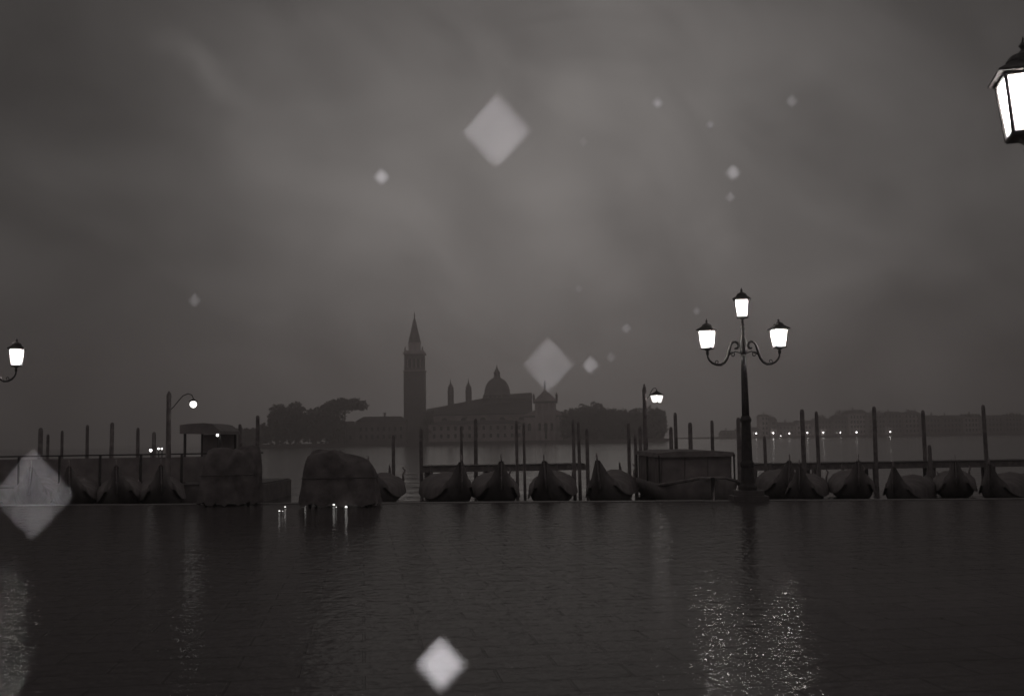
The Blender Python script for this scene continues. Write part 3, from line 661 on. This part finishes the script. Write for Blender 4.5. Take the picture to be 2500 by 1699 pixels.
# ------------------------------------------------------------------ floating landing with shelter at left
def landing():
    D0 = 38; x0, x1 = hx(-60, D0), hx(640, D0)
    t = thing('floating_landing', 'long dark floating landing with panelled railing behind the left gondolas', 'landing stage', (x0, D0, LAG))
    Lx = x1-x0; zt_ = zt(300, 1112, D0)-LAG
    MB().box(0, Lx, 0, 5, -.4, .62).build('pontoon', 'paint', t)
    n = int(Lx/.22); pm_ = MB().box(-.1, .1, -.03, 5.03, 0, .05).mesh('plank', 'deck')
    for k in range(n): place('plank', pm_, t, (.12+k*.22, 0, .622+random.uniform(0, .005)))
    k = 0; x = .05
    while x+1.45 < Lx:
        MB().box(x+.05, x+1.4, .1, .14, .75, zt_-.08).build('railing_panel', 'panel', t)
        MB().box(x-.03, x+.04, .08, .16, .67, zt_).build('railing_post', 'iron', t); x += 1.45
    MB().box(0, Lx, .07, .17, zt_, zt_+.05).build('handrail', 'iron', t)
    s = thing('landing_shelter', 'small roofed shelter standing on the floating landing at left', 'shelter', (hx(494, 39.5), 39.5, LAG+.675))
    w_ = (hx(545, 39.5)-hx(446, 39.5))/2; h = zt(494, 1033, 39.5)-LAG-.675
    for sx in (-1, 1):
        for y in (0, 2.2): MB().box(sx*w_*.86-.04, sx*w_*.86+.04, y-.04, y+.04, 0, h-.3).build('post', 'iron', s)
    MB().prism([(-w_, h-.38), (w_*1.02, h-.42), (w_*.98, h-.3), (w_*.6, h-.06), (w_*.2, h), (-w_*.6, h-.02), (-w_, h-.06)], 2.8, Matrix.Translation((0, 1.1, 0))).build('roof', 'panel', s)
    MB().box(-w_*.8, w_*.8, 2.15, 2.19, .1, h-.4).build('back_screen', 'panel', s)
    MB().box(-w_*.7, w_*.7, 1.6, 2.0, .42, .47).build('bench', 'deck', s)
    return Lx
landing()
# small lamps: on the landing and the poles beside it
def small_lamp(label, x, y, D, zfoot, r=.05, grp='small lamps at the landing'):
    p = P(x, y, D); t = thing('small_lamp', label, 'lamp', (p.x, D, zfoot), 0, grp); zc = p.z-zfoot
    MB().tube([(0, .03, 0), (0, .03, zc-r*.9)], .018, 8).build('stem', 'iron', t)
    MB().lathe([(r*.2, zc-r), (r*.8, zc-r*.6), (r, zc), (r*.75, zc+r*.65), (r*.2, zc+r)], 10, (0, 0)).build('globe', 'lamp', t, True)
    MB().lathe([(r*1.1, zc+r*.85), (r*.5, zc+r*1.3), (.008, zc+r*1.4)], 10, (0, 0)).build('cap', 'iron', t)
small_lamp('small lit lamp left of the globe lamp post, over the landing rail', 368, 1099, 39, LAG+.67, .055)
small_lamp('tiny lit lamp, left one of a close pair over the landing rail', 387, 1095, 39, LAG+.67, .035)
small_lamp('tiny lit lamp, right one of a close pair over the landing rail', 395, 1095, 39, LAG+.67, .035)
small_lamp('small lit lamp under the right end of the landing shelter roof', 531, 1062, 39.2, LAG+.67, .05)

# ------------------------------------------------------------------ covered stalls on the paving
def stall(label, xa, xb, D, ytop, seed):
    x0, x1 = hx(xa, D), hx(xb, D); w_ = (x1-x0)/2; h = zt((xa+xb)/2, ytop, D)
    t = thing('covered_stall', label, 'market stall', ((x0+x1)/2, D, 0))
    rnd = random.Random(seed); v = []; f = []; nu = 44; prof = [(1.06, .05), (1.03, .2), (1.01, .36), (.99, .52), (.97, .66), (.94, .78), (.87, .87), (.7, .92), (.42, .955), (.14, .97)]
    for k, (r, z) in enumerate(prof):
        for i in range(nu):
            a = 2*math.pi*i/nu; c, s = math.cos(a), math.sin(a)
            sq = 1/max(abs(c), abs(s))**.75
            fold = .06*math.sin(i*2.7+seed)*(1.1-z)+.03*math.sin(i*4.1+seed*2)*(1-z)+rnd.uniform(-.012, .012)
            lump = (.13*math.sin(c*2.2+seed)+.09*math.sin(s*3+c*5.5+seed*1.7)+.03*math.sin(c*11+seed))*z*r
            v.append((w_*r*c*sq*.93*(1+fold)-w_*.10*z*math.sin(seed), .62*r*s*sq*(1+fold), h*(z*.95+lump*.9)+(.05*math.sin(i*1.9+seed) if k < 1 else 0)))
    for k in range(len(prof)-1):
        for i in range(nu): j = (i+1) % nu; f.append((k*nu+i, k*nu+j, (k+1)*nu+j, (k+1)*nu+i))
    f.append(tuple((len(prof)-1)*nu+i for i in range(nu)))
    MB().add(v, f).build('tarpaulin', 'tarp2', t, True)
    rp = []
    for i in range(nu+1):
        a = 2*math.pi*i/nu; c, s = math.cos(a), math.sin(a); sq = 1/max(abs(c), abs(s))**.75; rp.append((w_*1.02*c*sq*.95, .65*s*sq, h*.5))
    MB().tube(rp, .012, 5).build('rope', 'deck', t)
    for sx in (-1, 1):
        for sy in (-1, 1):
            wh = MB().lathe([(.10, -.03), (.11, -.02), (.11, .02), (.10, .03)], 14, mtx=Matrix.Translation((sx*w_*.72, sy*.4, .11)) @ Matrix.Rotation(R(90), 4, 'Y')).build('wheel', 'iron', t)
stall('tarpaulin-covered market stall on the paving, the right one of two', 738, 926, 26.6, 1094, 3)
stall('tarpaulin-covered market stall on the paving, under the landing shelter', 495, 636, 27.8, 1084, 5)

# glowing beads added to stand for white glints on the paving before the stall
glints = [(682, 1246, .8), (690, 1246, .55), (696, 1236, .8), (745, 1228, .9), (770, 1227, .7), (815, 1231, 1.1), (821, 1236, .6), (845, 1237, 1.15)]
for i, (x, y, s) in enumerate(glints):
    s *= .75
    p = PZ(x, y+4, 0); t = thing('glint_bead', f'tiny glowing glint bead on the paving before the right stall, {ORD[i]} from left', 'light', (p.x, p.y, 0), 0, 'glowing beads for glints on the paving')
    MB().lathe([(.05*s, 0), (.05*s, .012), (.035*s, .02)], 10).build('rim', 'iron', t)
    MB().lathe([(.033*s, .019), (.036*s, .045*s), (.02*s, .07*s), (.005, .075*s)], 10).build('lens', 'glint', t, True)  # made-up lens and rim; the glow stands in for a glint

# ------------------------------------------------------------------ raindrops in the flash, close to the lens
AP = cd.lens/1000/2.8                        # opening of the lens
dl = [(1216, 326, 172, .145, 'large raindrop high in the middle of the sky'), (932, 433, 36, .26, 'bright small raindrop above left of the bell tower'), (1340, 893, 131, .085, 'large faint raindrop over the temple front'),
      (1442, 893, 41, .14, 'raindrop just right of the one over the temple front'), (1492, 872, 24, .05, 'faint raindrop between the temple front and the mooring lamp'), (1529, 802, 25, .07, 'small raindrop left of the triple lamp at lantern height'),
      (1413, 706, 20, .04, 'faint tiny raindrop right above the dome'), (1606, 253, 24, .2, 'tiny bright raindrop high right of the middle'), (1790, 423, 37, .17, 'bright raindrop straight above the triple lamp'),
      (1783, 482, 27, .06, 'dim raindrop just under the bright one above the triple lamp'), (1934, 248, 30, .08, 'dim raindrop at upper right'), (475, 734, 33, .06, 'lone dim raindrop over the left part of the sky'),
      (1424, 348, 24, .03, 'very faint raindrop right of the large high one'), (1734, 306, 20, .12, 'tiny raindrop between the two raindrops at upper right'), (1701, 760, 20, .06, 'tiny faint raindrop just left of the top lantern'), (82, 1211, 215, .07, 'large raindrop low at the left edge'), (1079, 1625, 122, .42, 'brightest raindrop low near the bottom edge')]
for x, y, s, C, l_ in dl:
    d = F*AP/s*.985; p = P(x, y, d)
    p = EYE + (ray(x, y)/(-(RM.inverted() @ ray(x, y)).z))*d
    E = FLASH/(4*math.pi*(p-fo.location).length**2)
    al = (EYE-p).angle(fo.location-p); ph = 2/3*(math.sin(al)+(math.pi-al)*math.cos(al))/math.pi    # lit share of the drop
    area = AP**2/2; r = math.sqrt(C*area/((.7 if s > 125 else .9)*E*ph))            # brightness of the blur = share of the lens opening it fills
    r = min(r, .0046)
    o = MB().lathe([(.05*r, -.86*r), (.5*r, -.76*r), (.85*r, -.5*r), (1.02*r, -.05*r), (.9*r, .42*r), (.58*r, .8*r), (.25*r, .96*r), (.03*r, r)], 14).build('raindrop', 'clear' if s > 125 else 'drop', None, True, p)
    tag(o, l_, 'raindrop', 'raindrops lit by the flash'); print('drop', round(d, 2), round(r*1000, 2), l_)

# ------------------------------------------------------------------ the air
hm = bpy.data.materials.new('thin_mist'); hm.use_nodes = True; hn = hm.node_tree; hn.nodes.clear()
pv = hn.nodes.new('ShaderNodeVolumePrincipled'); pv.inputs['Color'].default_value = (.96, .89, .885, 1); pv.inputs['Density'].default_value = .0013; pv.inputs['Anisotropy'].default_value = .75
ho = hn.nodes.new('ShaderNodeOutputMaterial'); hn.links.new(pv.outputs[0], ho.inputs['Volume'])
hz = MB().box(-500, 800, -80, 1000, -4.5, 72).build('haze', hm); hz['kind'] = 'stuff'
